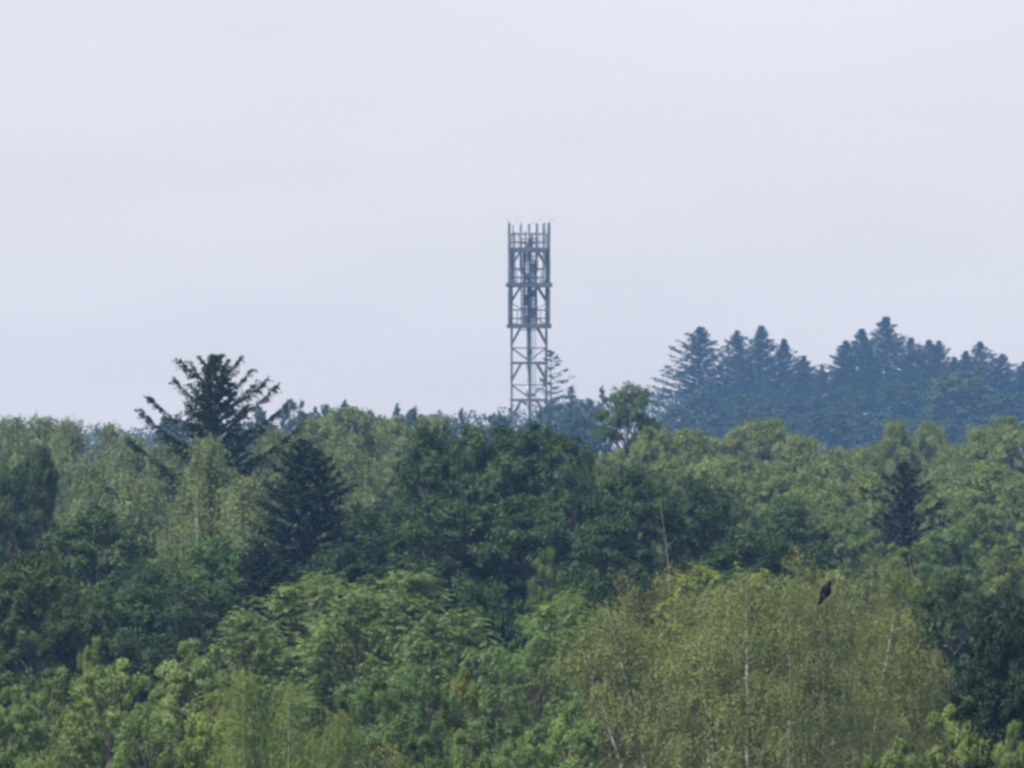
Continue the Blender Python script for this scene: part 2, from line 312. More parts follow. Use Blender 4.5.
# ------------------------------------------------------------------ lattice mast
def mast():
    d = 1400.; k = d/F_PX
    zz = lambda y: CAM_H + (HOR-y)*k
    root = bpy.data.objects.new('lattice_mast', None); COL.objects.link(root); root.location = ((529-512)*k, d, 0); root.rotation_euler = (0, 0, math.radians(1.5))
    tag(root, 'tall grey lattice telecom mast rising above the trees, with platforms and vertical antenna poles', 'mast')
    S, P2 = M['steel'], M['pale_steel']
    a = 2.48; b_ = 2.84
    def part(name, fn, mat=S, par=root):
        g = Geo(); fn(g); return link(name, g.mesh(name, mat), par)
    cs = [(-1, -1), (1, -1), (1, 1), (-1, 1)]
    for (sx, sy) in cs:
        part('leg', lambda g: g.bar((sx*a, sy*a, 0), (sx*a, sy*a, zz(250)+.2), .085))
    levels = [zz(326), zz(363), zz(400)]; step = 37*k
    while levels[-1]-step > 3: levels.append(levels[-1]-step)
    def ring(g, r, z, t):
        for q in range(4):
            c0, c1 = cs[q], cs[(q+1) % 4]; g.bar((c0[0]*r, c0[1]*r, z), (c1[0]*r, c1[1]*r, z), t)
    # three main platforms
    for y, r in ((250, a+.1), (285, b_+.12), (326, b_)):
        def pf(g, y=y, r=r):
            ring(g, r, zz(y), .30); ring(g, r*.62, zz(y)-.1, .16)
            g.box((0, 0, zz(y)+.12), (r*.97, r*.97, .04))
        pl = part('platform', pf)
        def rails(g, y=y, r=r):
            for dz in (1.1, 2.3): ring(g, r*.98, zz(y)+dz, .055)
            for q in range(4):
                c0, c1 = np.array(cs[q])*r*.98, np.array(cs[(q+1) % 4])*r*.98
                for u in np.linspace(0, 1, 6)[1:-1]:
                    p = c0+(c1-c0)*u; g.bar((*p, zz(y)+.2), (*p, zz(y)+2.3), .03)
        part('railing', rails, S, pl)
    # crossbeams of the lower bays
    for z in levels[1:]:
        part('crossbeam', lambda g: (ring(g, a, z, .17), g.bar((-a*.98, 0, z-.05), (a*.98, 0, z-.05), .12), g.bar((0, -a*.98, z-.05), (0, a*.98, z-.05), .12)))
    # braces: knees under each beam, thin rail and crossing bars below it
    def faces():
        for q in range(4):
            yield np.array(cs[q], float), np.array(cs[(q+1) % 4], float)
    tops = [(zz(250), a, 2.2), (zz(285), a, 2.3), (zz(326), a, 2.6)] + [(z, a, 2.5) for z in levels[1:]]
    for n, (z, r, dr) in enumerate(tops):
        if z < 12: continue
        for c0, c1 in faces():
            for s, e in ((c0, c1), (c1, c0)):
                q = s+(e-s)*.27
                part('knee_brace', lambda g: g.bar((*(q*r), z-.1), (*(s*r), z-dr), .12))
        if n in (1, 2):
            zt, zu = (tops[n-1][0]-dr, z+.2)
            for c0, c1 in faces():
                for s, e in ((c0, c1), (c1, c0)):
                    part('cross_brace', lambda g: g.bar((*(s*r), zt), (*(e*r), zu), .035))
        if n >= 2:
            zn = levels[n-1] if n-1 < len(levels) else 0.2
            zr = z-3.15
            for c0, c1 in faces():
                part('rail', lambda g: g.bar((*(c0*r), zr), (*(c1*r), zr), .06))
                for s, e in ((c0, c1), (c1, c0)):
                    part('cross_brace', lambda g: g.bar((*(s*r), zr), (*((s+(e-s)*.55)*r), zn+.15), .06))
    # stout corner frame between the second and third platform
    for (sx, sy) in cs:
        part('corner_post', lambda g: g.tube(np.array([(sx*(a+.15), sy*(a+.15), zz(286)), (sx*(b_-.05), sy*(b_-.05), zz(291)), (sx*(b_-.05), sy*(b_-.05), zz(321)), (sx*(a+.1), sy*(a+.1), zz(326.5))]), .17, 6))
    # vertical antenna poles round the top, long panels on some of them
    pr = np.random.default_rng(8)
    spots = []
    for c0, c1 in faces():
        for u in (0, .13, .30, .47, .70, .88): spots.append((c0+(c1-c0)*u)*b_)
    for n, p in enumerate(spots):
        top = zz(223)-(0 if n % 6 == 0 else pr.choice([0., .3, .15, 1.3, .6])); cor = n % 6 == 0
        bot = zz(285) if cor or n % 2 else zz(272)
        po = part('antenna_pole', lambda g: g.tube(np.array([(*p, bot), (*p, (bot+top)/2), (*p, top)]),   .11 if cor else .085, 6))
        if n % 6 in (2, 4) or (not cor and pr.uniform() < .4):
            q = p*1.03; z0 = zz(pr.choice([231, 233, 236])); h = pr.uniform(.8, 1.2)
            part('antenna_panel', lambda g: g.box((*q, z0), (.11, .10, h)), M['panel'], po)
            if cor or pr.uniform() < .6:
                z1 = zz(pr.choice([262, 268, 274])); part('antenna_panel', lambda g: g.box((*q, z1), (.10, .10, h)), M['panel'], po)
    # central cable column and its ladder
    part('central_column', lambda g: g.tube(np.array([(0, 0, 0), (0, 0, zz(330)), (0, 0, zz(236))]), [.38, .36, .3], 12), P2)
    def cables(g):
        for x in np.linspace(-1.1, 1.1, 9):
            y = -.75+pr.uniform(-.1, .1); zt = zz(pr.uniform(226, 262)); zb = zz(326) if abs(x) > .2 else 0
            g.tube(np.array([(x, y, zb), (x+pr.uniform(-.1, .1), y, (zb+zt)/2), (x, y, zt)]), pr.uniform(.08, .13), 5)
        for z in np.arange(zz(330), zz(238), .62): g.bar((-1.15, -.72, z), (1.15, -.72, z), .07)
    part('cable_run', cables)
    def ladder(g):
        for x in (.55, .95): g.bar((x, .85, 0), (x, .85, zz(232)), .035)
        for z in np.arange(.5, zz(234), .5): g.bar((.55, .85, z), (.95, .85, z), .025)
        for z in np.arange(3, zz(240), 1.5): g.bar((.5, 0, z), (.75, .85, z), .03)
    part('ladder', ladder)
    for y, x, hx, h in ((258, -.6, .2, .7), (268, .5, .3, .6), (277, -.35, .35, .5), (244, .2, .25, .6), (300, -.45, .25, .8), (312, .45, .3, .6), (319, -.2, .4, .5), (294, .55, .2, .5), (270, -.8, .18, .5), (304, .1, .2, .5), (352, .1, .3, .4)):
        part('equipment_box', lambda g: g.box((x, -.35-.2*hx, zz(y)), (hx, .3, h)), M['panel'] if y % 4 else S)
    for n, (sx, sy, ax) in enumerate(((-1, -1, -1.2), (-1, -1, -.4), (-.7, 1, .5), (.1, -1, .7), (.3, 1, 1.3), (.9, -1, .8), (1, 1, 1.5), (-.4, -1, -.9))):
        part('whip_antenna', lambda g: g.bar((sx*b_, sy*b_, zz(224)), (sx*b_+ax, sy*b_, zz(224)+1.25), .014))
mast()

# ------------------------------------------------------------------ perched bird
def loft(C, A, B, n=12):
    """closed skin over elliptical rings with centres C; A = half width (x), B = half depth (y)"""
    g = Geo(); th = np.arange(n)*2*PI/n; C = np.asarray(C, float)
    D = nrm(np.gradient(C, axis=0)); X = np.tile(rows(1, 0, 0), (len(C), 1)); X = nrm(X-D*(X*D).sum(1, keepdims=True)); Yv = np.cross(D, X)
    V = C[:, None] + np.asarray(A)[:, None, None]*np.cos(th)[None, :, None]*X[:, None] + np.asarray(B)[:, None, None]*np.sin(th)[None, :, None]*Yv[:, None]
    k = np.arange(len(C)-1)[:, None]*n; j = np.arange(n)[None, :]; j2 = (j+1) % n
    g.add(V.reshape(-1, 3), np.stack([k+j, k+j2, k+n+j2, k+n+j], -1).reshape(-1, 4))
    return g
def bird(px, py, d):
    k = d/F_PX; root = bpy.data.objects.new('crow', None); COL.objects.link(root)
    root.location = ((px-512)*k, d, CAM_H+(HOR-py)*k); root.rotation_euler = (0, math.radians(22), math.radians(28)); root.scale = (1.4, 1.4, 1.25)
    tag(root, 'black crow perched upright on the topmost twig of a foreground birch', 'bird')
    # upright body: y- is the breast side
    def sk(name, C, A, B, mat='feather_black', n=12, par=root): return link(name, loft(C, A, B, n).mesh(name, M[mat], True), par)
    body = sk('body', [(0, .03, .02), (0, .028, .05), (0, .015, .10), (0, 0, .16), (0, -.005, .22), (0, -.005, .265), (0, -.008, .295), (0, -.014, .325), (0, -.020, .350), (0, -.024, .368), (0, -.026, .376)],
              [.004, .030, .055, .068, .064, .048, .036, .037, .034, .020, .003], [.004, .03, .055, .068, .064, .048, .037, .042, .038, .022, .003])
    sk('beak', [(0, -.048, .345), (0, -.07, .343), (0, -.095, .337), (0, -.108, .329)], [.013, .011, .006, .001], [.014, .011, .006, .001], 'beak', 8)
    for s in (-1, 1):
        sk('eye', [(s*.026, -.040, .346), (s*.031, -.042, .350), (s*.034, -.043, .354)], [.002, .006, .001], [.002, .006, .001], 'beak', 8)
        sk('wing', [(s*.045, .005, .255), (s*.066, .012, .22), (s*.072, .022, .15), (s*.062, .042, .07), (s*.04, .060, -.01), (s*.02, .072, -.085)], [.008, .017, .018, .014, .010, .003], [.012, .045, .058, .048, .030, .006], n=10)
        lg = sk('leg', [(s*.026, .0, .085), (s*.027, -.012, .04), (s*.026, -.004, .0), (s*.026, -.006, -.018)], [.018, .012, .006, .005], [.018, .012, .006, .005], 'beak', 8)
        for t in (-.6, 0, .6):
            sk('toe', [(s*.026, -.006, -.014), (s*.026+t*.018, -.025, -.012), (s*.026+t*.026, -.038, -.022)], [.005, .004, .002], [.005, .004, .002], 'beak', 6, lg)
    sk('tail', [(0, .035, .06), (0, .055, .0), (0, .078, -.08), (0, .098, -.15), (0, .103, -.165)], [.022, .028, .034, .038, .03], [.014, .009, .007, .005, .002], n=10)
bird(824, 598.0, 240)

# ------------------------------------------------------------------ the trees
# --- far blue conifers on the rise at the right
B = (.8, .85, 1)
gF = 'blue conifers on the far rise'
for key, px, top, d, w, lab in (
    ('spire3', 700, 327, 1850, 149, 'hazy blue spruce with stepped outer edge at the left end of the far stand'),
    ('spire1', 737, 331, 1875, 122, 'hazy blue conifer just right of the leftmost spruce of the far stand'),
    ('spire4', 761, 326, 1887, 136, 'tallest blue conifer of the left half of the far stand'),
    ('spire2', 784, 339, 1862, 131, 'hazy blue conifer on the right shoulder of the left far clump'),
    ('spire0', 804, 356, 1837, 100, 'lower blue conifer where the left far clump slopes down to the dip'),
    ('spire0', 822, 364, 1825, 40, 'small pointed blue conifer standing alone in the dip of the far stand'),
    ('spire1', 846, 341, 1875, 127, 'blue conifer on the left flank of the tallest far tree'),
    ('spire4', 862, 329, 1893, 131, 'blue conifer top close left of the tallest far tree'),
    ('spire2', 886, 317, 1900, 176, 'tallest hazy blue conifer of the whole far stand'),
    ('spire0', 911, 338, 1875, 127, 'blue conifer close right of the tallest far tree'),
    ('spire3', 929, 340, 1887, 109, 'left one of the twin blue conifer tops right of the tallest far tree'),
    ('spire1', 939, 341, 1862, 113, 'right one of the twin blue conifer tops right of the tallest far tree'),
    ('spire4', 954, 357, 1850, 104, 'low blue conifer rising behind the rounded far tree'),
    ('spire2', 966, 351, 1875, 109, 'blue conifer just left of the pointed one near the right edge of the far stand'),
    ('spire0', 980, 342, 1887, 127, 'pointed blue conifer above the right shoulder of the rounded far tree'),
    ('spire3', 1002, 354, 1875, 109, 'blue conifer just left of the small gap in the far stand'),
    ('spire1', 1024, 362, 1875, 100, 'blue conifer cut by the right edge, beyond the small gap in the far stand')):
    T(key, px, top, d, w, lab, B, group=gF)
gB = 'hazy blue leafy trees below the far conifers'
for key, px, top, d, w, lab in (
    ('dome', 960, 371, 1700, 96, 'large evenly rounded blue tree standing in front of the far conifers'),
    ('far0', 752, 394, 1725, 66, 'low rounded blue tree at the foot of the left far conifers'),
    ('far1', 704, 388, 1750, 60, 'hazy blue leafy tree under the leftmost far spruce'),
    ('far2', 800, 392, 1737, 70, 'hazy blue leafy tree below the dip of the far conifers'),
    ('far0', 850, 385, 1750, 80, 'hazy blue leafy tree under the left flank of the tallest far conifer'),
    ('far1', 900, 382, 1762, 76, 'hazy blue leafy tree under the tallest far conifer'),
    ('far2', 1010, 392, 1725, 64, 'hazy blue leafy tree in front of the right end of the far conifers'),
    ('far0', 775, 412, 1625, 80, 'blue tree low in front of the left far clump, above the pale green treetops'),
    ('far1', 830, 410, 1637, 84, 'blue tree low in the middle of the far stand, just above the pale green treetops'),
    ('far2', 880, 412, 1625, 84, 'blue tree low beneath the tallest far conifer, just above the pale green treetops'),
    ('far0', 930, 414, 1612, 70, 'blue tree low at the left foot of the rounded far tree'),
    ('far1', 985, 416, 1600, 70, 'blue tree low at the right foot of the rounded far tree'),
    ('far1', 676, 404, 1662, 46, 'blue tree low at the left foot of the far conifer stand'),
    ('far2', 722, 408, 1650, 70, 'blue tree low beneath the second far conifer from the left')):
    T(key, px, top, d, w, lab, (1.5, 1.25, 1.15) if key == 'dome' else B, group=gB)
# --- hazy trees round the foot of the mast
gM = 'hazy blue trees behind the foot of the mast'
for key, px, top, d, w, lab in (
    ('larch', 551, 350, 1440, 110, 'thin see-through conifer rising close behind the right side of the mast'),
    ('pine0', 571, 388, 1280, 56, 'hazy blue pine just right of the thin conifer beside the mast'),
    ('pine1', 586, 396, 1270, 30, 'small rounded blue pine between the mast and the clumped grey-green tree'),
    ('pine0', 602, 388, 1290, 47, 'hazy blue pine just left of the clumped grey-green tree'),
    ('pine1', 553, 400, 1260, 40, 'hazy blue pine low at the right foot of the mast'),
    ('far1', 578, 412, 1220, 60, 'low hazy blue tree under the pines right of the mast'),
    ('far2', 533, 418, 1200, 50, 'low hazy blue tree in front of the foot of the mast'),
    ('far0', 500, 416, 1210, 40, 'low hazy blue tree just left of the foot of the mast'),
    ('pine1', 490, 411, 1200, 34, 'small hazy pine a little left of the mast'),
    ('pine0', 461, 410, 1210, 47, 'small hazy pine about midway between the mast and the pale wood on its left'),
    ('far1', 440, 413, 1190, 44, 'hazy blue-green tree peeping over the left end of the big dark oak'),
    ('far2', 414, 407, 1150, 40, 'hazy blue-green tree behind the right edge of the pale wood'),
    ('pine0', 397, 405, 1160, 47, 'hazy blue pine top behind the pale wood, left of the mast'),
    ('pine1', 368, 408, 1140, 36, 'hazy blue pine showing over the highest pale tree'),
    ('pine0', 344, 402, 1150, 56, 'hazy blue pine over the left half of the pale wood'),
    ('pine1', 322, 402, 1130, 40, 'rounded blue pine crown right of the upswept spruce'),
    ('pine1', 294, 397, 1130, 44, 'blue pine crown close to the right-hand arms of the upswept spruce'),
    ('far0', 305, 412, 1100, 60, 'low hazy blue tree between the upswept spruce and the pale wood'),
    ('far1', 380, 418, 1100, 70, 'low hazy blue tree behind the middle of the pale wood'),
    ('far2', 172, 413, 1110, 46, 'hazy blue tree seen behind the left arms of the upswept spruce'),
    ('far0', 262, 410, 1120, 46, 'hazy blue tree seen through the right arms of the upswept spruce')):
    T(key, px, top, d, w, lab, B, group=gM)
# --- pale wood left of the mast
gP = 'pale green trees left of the mast'
P1 = (.92, 1, .95)
for key, px, top, d, w, lab in (
    ('pale0', 350, 409, 640, 113, 'highest pale green tree of the wood between the upswept spruce and the mast'),
    ('pale1', 318, 420, 620, 105, 'pale green tree right of the upswept spruce, at the left end of the pale wood'),
    ('pale2', 392, 420, 650, 108, 'pale green tree behind the left end of the big dark oak'),
    ('pale1', 430, 418, 660, 94, 'pale green tree rising just over the big dark oak'),
    ('pale0', 345, 450, 560, 129, 'pale green tree in front of the highest one, right of the dark column spruce'),
    ('loose0', 395, 455, 570, 80, 'grey-green tree in the hollow left of the big dark oak'),
    ('pale2', 272, 432, 600, 81, 'pale green tree under the right arms of the upswept spruce')):
    T(key, px, top, d, w, lab, P1, group=gP)
# --- clumped tree and pale belt at the right
T('clumped', 628, 386, 620, 88, 'grey-green tree with separate leaf clumps standing above its neighbours right of the mast', (.5, .64, .58))
gR = 'pale green belt below the blue conifers'
P2 = (1.05, 1.12, .9)
for key, px, top, d, w, lab in (
    ('loose1', 652, 424, 610, 72, 'pale green tree at the right foot of the clumped grey-green tree'),
    ('pale0', 690, 431, 640, 102, 'pale green tree under the left end of the blue conifers'),
    ('loose2', 728, 430, 650, 80, 'pale green tree just left of the highest one in the belt below the blue conifers'),
    ('loose0', 766, 419, 660, 92, 'highest rounded pale green tree in the belt below the left blue conifers'),
    ('pale1', 800, 437, 650, 94, 'pale green tree on the right shoulder of the highest rounded one'),
    ('pale2', 834, 450, 640, 94, 'pale green tree low in the belt below the dip of the blue conifers'),
    ('pale0', 864, 448, 660, 81, 'pale green tree below the tallest blue conifer'),
    ('pale1', 896, 423, 680, 62, 'slim pale green treetop standing up in front of the tallest blue conifer'),
    ('pale2', 927, 424, 690, 67, 'slim pale treetop in front of the rounded blue tree'),
    ('pale0', 952, 446, 670, 86, 'pale green tree below the rounded blue tree'),
    ('pale1', 984, 428, 650, 86, 'pale green tree on the slope up to the right edge, below the blue conifers'),
    ('loose1', 1012, 414, 640, 80, 'pale green tree rising highest by the right edge below the blue conifers'),
    ('loose2', 610, 448, 590, 66, 'pale green tree in the gap between the big dark oak and the clumped tree'),
    ('loose0', 672, 458, 560, 80, 'mid green tree behind the dark oak that stands over the bare trunk'),
    ('pale1', 720, 458, 570, 113, 'second-row pale green tree left of centre in the right wood'),
    ('loose2', 775, 462, 560, 90, 'second-row mid green tree below the highest rounded pale tree'),
    ('pale2', 826, 480, 540, 113, 'second-row pale green tree well left of the small brown spruce'),
    ('pale0', 868, 474, 560, 94, 'pale green tree right behind the left branches of the small brown spruce'),
    ('loose1', 945, 474, 560, 80, 'pale green tree right behind the right branches of the small brown spruce'),
    ('pale1', 990, 464, 550, 113, 'second-row pale green tree near the right edge'),
    ('loose0', 1022, 478, 530, 70, 'mid green tree cut by the right edge in the second row')):
    T(key, px, top, d, w, lab, P2, group=gR)
gR2 = 'mid green trees of the third row at the right'
for key, px, top, d, w, lab, t in (
    ('fresh0', 735, 492, 450, 80, 'dark green leafy tree right of the bare trunk', (.5, .62, .6)),
    ('oak1', 790, 505, 440, 107, 'dark green leafy tree above the yellow-green birch tops', (1.15, 1.25, 1.1)),
    ('fresh1', 776, 494, 470, 80, 'brighter green leafy tree in the third row between bare trunk and brown spruce', (.62, .8, .65)),
    ('loose1', 838, 510, 450, 80, 'grey-green tree left below the small brown spruce', (.8, 1, .85)),
    ('fresh2', 876, 528, 420, 76, 'mid green leafy tree right under the small brown spruce', (.62, .8, .7)),
    ('loose2', 945, 524, 430, 80, 'blue-green drooping tree right below the small brown spruce', (.7, .95, .85)),
    ('loose0', 985, 505, 460, 80, 'mid green tree between the brown spruce and the right edge', (.8, 1., .75)),
    ('loose1', 1012, 540, 400, 90, 'grey-green tree by the right edge above the dark shrubs', (.95, 1.02, .9))):
    T(key, px, top, d, w, lab, t, group=gR2)
T('fresh0', 912, 541, 412, 90, 'green leafy tree hiding the lower trunk of the small brown spruce', (.62, .78, .65), group=gR2)
T('spruce_brown', 904, 462, 440, 170, 'small dark brownish spruce standing alone among the pale trees at the right')
# --- left birches
gL = 'olive birches behind the dark trees at the left'
for key, px, top, d, w, lab in (
    ('birch4', 10, 417, 540, 103, 'olive birch at the left edge with a pale stem showing'),
    ('birch5', 42, 417, 560, 98, 'olive birch second from the left edge'),
    ('birch5', 70, 420, 550, 89, 'olive birch on the left side of the skyline gap'),
    ('birch4', 108, 424, 540, 84, 'olive birch on the right side of the skyline gap'),
    ('birch5', 132, 436, 520, 103, 'broad olive birch left below the arms of the upswept spruce'),
    ('birch4', 165, 443, 500, 117, 'olive birch under the left arm of the upswept spruce'),
    ('birch5', 208, 437, 400, 98, 'olive birch hiding the lower trunk of the upswept spruce'),
    ('birch5', 248, 476, 390, 106, 'rounded drooping birch left of the dark column spruce'),
    ('birch4', 196, 480, 400, 103, 'birch with forked pale stems, below the upswept spruce'),
    ('birch5', 140, 478, 430, 112, 'dull olive birch between the dark left oak and the forked birch'),
    ('birch4', 90, 462, 470, 112, 'dull olive birch above the rounded dark oak at the left')):
    T(key, px, top, d, w, lab, (.95, 1.06, 1.15), group=gL)
T('bare', 15, 421, 440, 50, 'thin birch with a bare pale stem standing at the left edge of the picture', (.9, 1, .9))
T('bare', 365, 466, 392, 50, 'thin birch with a pale forked stem between the column spruce and the big dark oak', (.9, 1, .9))
T('bare', 197, 470, 385, 54, 'thin birch with two pale stems in front of the olive birches below the upswept spruce', (.9, 1, .9))
T('spruce_open', 216, 356, 440, 320, 'tall dark spruce with upswept arms that breaks the skyline at the left', rot=.6)
T('spruce_dense', 304, 439, 385, 190, 'dense dark column-shaped spruce between the left birches and the oaks')
T('spruce_dense', 262, 545, 350, 176, 'low dark spruce whose branches spread at the left foot of the column spruce')
# --- dark oaks
gO = 'dark oaks of the middle row'
for key, px, top, d, w, lab, t in (
    ('oak0', 12, 462, 420, 67, 'dark oak cut by the left edge below the olive birches', (1.25, 1.25, 1.25)),
    ('oak2', 38, 446, 430, 49, 'narrow dark oak with a pale gap at the left, beside the edge tree', (1.25, 1.25, 1.25)),
    ('oak1', 96, 512, 380, 141, 'broad rounded dark oak below the left birches', (1.3, 1.4, 1.2)),
    ('oak2', 158, 562, 370, 100, 'dark oak between the broad left oak and the low dark spruce', (1.25, 1.31, 1.25)),
    ('oak0', 214, 534, 375, 94, 'lighter green oak between the left birches and the low dark spruce', (1.9, 2.1, 1.6)),
    ('oak1', 430, 428, 410, 103, 'left-hand dome of the big dark oak group below the mast', (1.05, 1.1, 1)),
    ('oak0', 486, 421, 415, 125, 'highest dome of the big dark oak group, just left below the mast', (1.05, 1.15, 1)),
    ('oak2', 548, 425, 410, 116, 'right-hand dome of the big dark oak group directly below the mast', (1.05, 1.15, 1)),
    ('oak1', 574, 470, 395, 85, 'right shoulder of the big dark oak group', (1, 1.1, 1)),
    ('oak0', 636, 464, 395, 109, 'dark oak left of the tall bare trunk', (1.05, 1.15, 1)),
    ('oak2', 702, 478, 400, 94, 'dark oak right behind the tall bare trunk', (.95, 1.05, 1)),
    ('oak2', 372, 505, 385, 100, 'dark oak in the hollow right of the column spruce', (1, 1.1, 1)),
    ('oak1', 442, 500, 370, 134, 'dark lower oak behind the bright feathery tree', (1, 1.1, 1)),
    ('oak0', 520, 492, 370, 134, 'dark lower oak in front of the big oak group', (1.05, 1.15, 1.05)),
    ('oak1', 610, 520, 360, 123, 'dark lower oak left of the bare trunk, above the small round tree', (.95, 1.05, 1)),
    ('oak2', 340, 545, 365, 100, 'dark oak at the foot of the column spruce, behind the feathery trees', (.8, .9, .95)),
    ('oak0', 750, 528, 360, 123, 'dark oak in shade behind the yellow-green birch tops', (.9, 1., 1))):
    T(key, px, top, d, w, lab, t, group=gO)
T('oak2', 34, 552, 330, 123, 'dark brownish-green tree at the left edge below the rounded oak', (1.5, 1.2, .9))
T('oak0', 80, 590, 320, 100, 'shaded dull green tree right of the brownish edge tree', (1.1, 1.05, .9))
T('oak1', 130, 590, 330, 123, 'shaded dark tree behind the bottom left bushes', (1.1, 1.2, 1.1))
T('oak1', 200, 585, 325, 112, 'shaded dark tree on the left slope of the feathery trees', (.85, .95, 1))
T('fresh2', 548, 546, 320, 62, 'small round green tree in front of the dark oaks', (.55, .72, .62))
T('oak1', 476, 585, 300, 94, 'dark green shrub-like tree right of the bright feathery tree', (1.1, 1.3, 1.1))
T('oak0', 590, 575, 310, 94, 'dark green shrub-like tree behind the light feathery tree at the centre', (1.2, 1.3, 1.1))
# --- dark right edge
gD = 'dark trees at the lower right edge'
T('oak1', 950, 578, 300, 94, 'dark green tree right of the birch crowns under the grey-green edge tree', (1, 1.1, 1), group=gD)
T('oak2', 1004, 588, 290, 82, 'dark green tree at the right edge, left side deep in shade', (.6, .65, .65), group=gD)  # crown tint lowered all over, deep shade put into the leaf colour
T('oak0', 1006, 606, 215, 110, 'near-black shaded leafy tree at the lower right edge', (.42, .46, .45), group=gD)  # near-black comes from a darkened crown tint standing in for shade
T('fresh1', 905, 568, 320, 76, 'green tree with yellow tips right of the crow', (.75, .8, .5))
T('yellow', 878, 557, 300, 61, 'thin young birch with yellowing leaves right of the crow', (1.15, 1.05, .75))
T('yellow', 803, 548, 290, 56, 'thin young birch with yellow tips left above the crow', (1.25, 1.1, .6))
T('yellow', 660, 566, 280, 61, 'thin young yellow-leaved birch at the foot of the bare trunk', (1.25, 1.1, .6))
T('yellow', 630, 574, 275, 56, 'thin young yellowish birch left of the bare trunk', (1.15, 1.05, .65))
# --- feathery bright trees
gA = 'bright feathery trees of the foreground'
for key, px, top, d, w, lab, t in (
    ('feather0', 312, 569, 275, 170, 'bright feathery tree, left crown of the large pair below the column spruce', (1, 1, 1)),
    ('feather1', 405, 566, 278, 160, 'bright feathery tree, right crown of the large pair below the dark oaks', (1.0, 1.02, 1.05)),
    ('feather2', 356, 580, 270, 150, 'bright feathery tree in front between the large feathery pair', (.95, 1, 1)),
    ('feather1', 246, 604, 262, 110, 'bright feathery tree on the left slope of the large pair', (1, 1, 1)),
    ('feather2', 432, 604, 262, 100, 'bright feathery tree on the right slope of the large pair', (.9, 1, 1)),
    ('feather0', 562, 588, 270, 120, 'light feathery tree at the centre, left behind the big birch', (1, 1.05, .9)),
    ('feather2', 536, 622, 255, 110, 'light feathery tree in front at the centre, left of the big birch', (.85, 1, .9)),
    ('feather1', 604, 604, 262, 90, 'light feathery tree touching the left side of the big birch', (.95, 1.05, .9)),
    ('feather0', 500, 640, 245, 90, 'feathery tree with thin bare stems left of centre', (.8, .95, .9)),
    ('feather0', 694, 560, 275, 110, 'yellow-green feathery tree top at the bare trunk, behind the big birch', (1.2, 1.1, .75)),
    ('feather2', 748, 563, 272, 110, 'bright yellow-green feathery tree behind the middle of the big birch', (1.3, 1.25, .75))):
    T(key, px, top, d, w, lab, t, group=gA)
# --- bottom left bushes
gS = 'leafy bushes along the bottom of the picture'
for key, px, top, d, w, lab, t in (
    ('fresh0', 94, 636, 245, 56, 'small round leafy bush topping the bottom left bushes', (0.86, 0.97, 0.97)),
    ('fresh1', 110, 656, 232, 130, 'broad bright leafy bush at the bottom left', (0.96, 1.08, 1.03)),
    ('fresh2', 184, 638, 240, 100, 'bright leafy bush with pale leaves below the left feathery slope', (1.13, 1.25, 1.33)),
    ('fresh0', 52, 668, 235, 100, 'dull leafy bush left of the broad bottom left one', (0.81, 0.93, 0.91)),
    ('fresh2', 8, 684, 228, 90, 'leafy bush cut by the bottom left corner', (0.91, 1.08, 1.03)),
    ('fresh1', 150, 700, 215, 120, 'leafy bush with dark hollows at the bottom left of the young birches', (0.81, 0.97, 0.91)),
    ('fresh0', 66, 715, 212, 120, 'leafy bush low at the bottom left', (0.86, 0.97, 0.85)),
    ('fresh2', 210, 690, 220, 90, 'yellow-green leafy bush left of the white young birch stems', (1.19, 1.20, 0.91)),
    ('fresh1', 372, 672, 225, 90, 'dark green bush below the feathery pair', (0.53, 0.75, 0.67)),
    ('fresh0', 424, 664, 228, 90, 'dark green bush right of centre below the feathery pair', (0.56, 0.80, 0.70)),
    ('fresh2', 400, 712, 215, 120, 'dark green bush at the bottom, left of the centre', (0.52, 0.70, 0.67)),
    ('fresh1', 462, 664, 235, 56, 'small bush with yellow-orange tips right of the dark bushes', (1.0, .95, .68)),
    ('fresh0', 470, 720, 215, 90, 'mid green bush at the bottom below the yellow-tipped one', (0.76, 0.97, 0.91)),
    ('fresh2', 570, 698, 218, 110, 'large-leaved green bush at the bottom, left of the leaning birch', (0.91, 1.14, 1.03)),
    ('fresh1', 520, 728, 208, 90, 'large-leaved green bush at the bottom near the centre', (0.86, 1.08, 1.03)),
    ('fresh0', 965, 694, 215, 120, 'bright green bush at the bottom right corner in front of the birches', (0.96, 1.04, 0.85)),
    ('fresh2', 1010, 720, 205, 80, 'bright green bush cut by the bottom right corner', (0.91, 1.03, 0.85)),
    ('fresh1', 900, 735, 205, 90, 'low green bush at the bottom right below the birch stems', (0.81, 0.91, 0.79))):
    T(key, px, top, d, w, lab, t, group=gS)
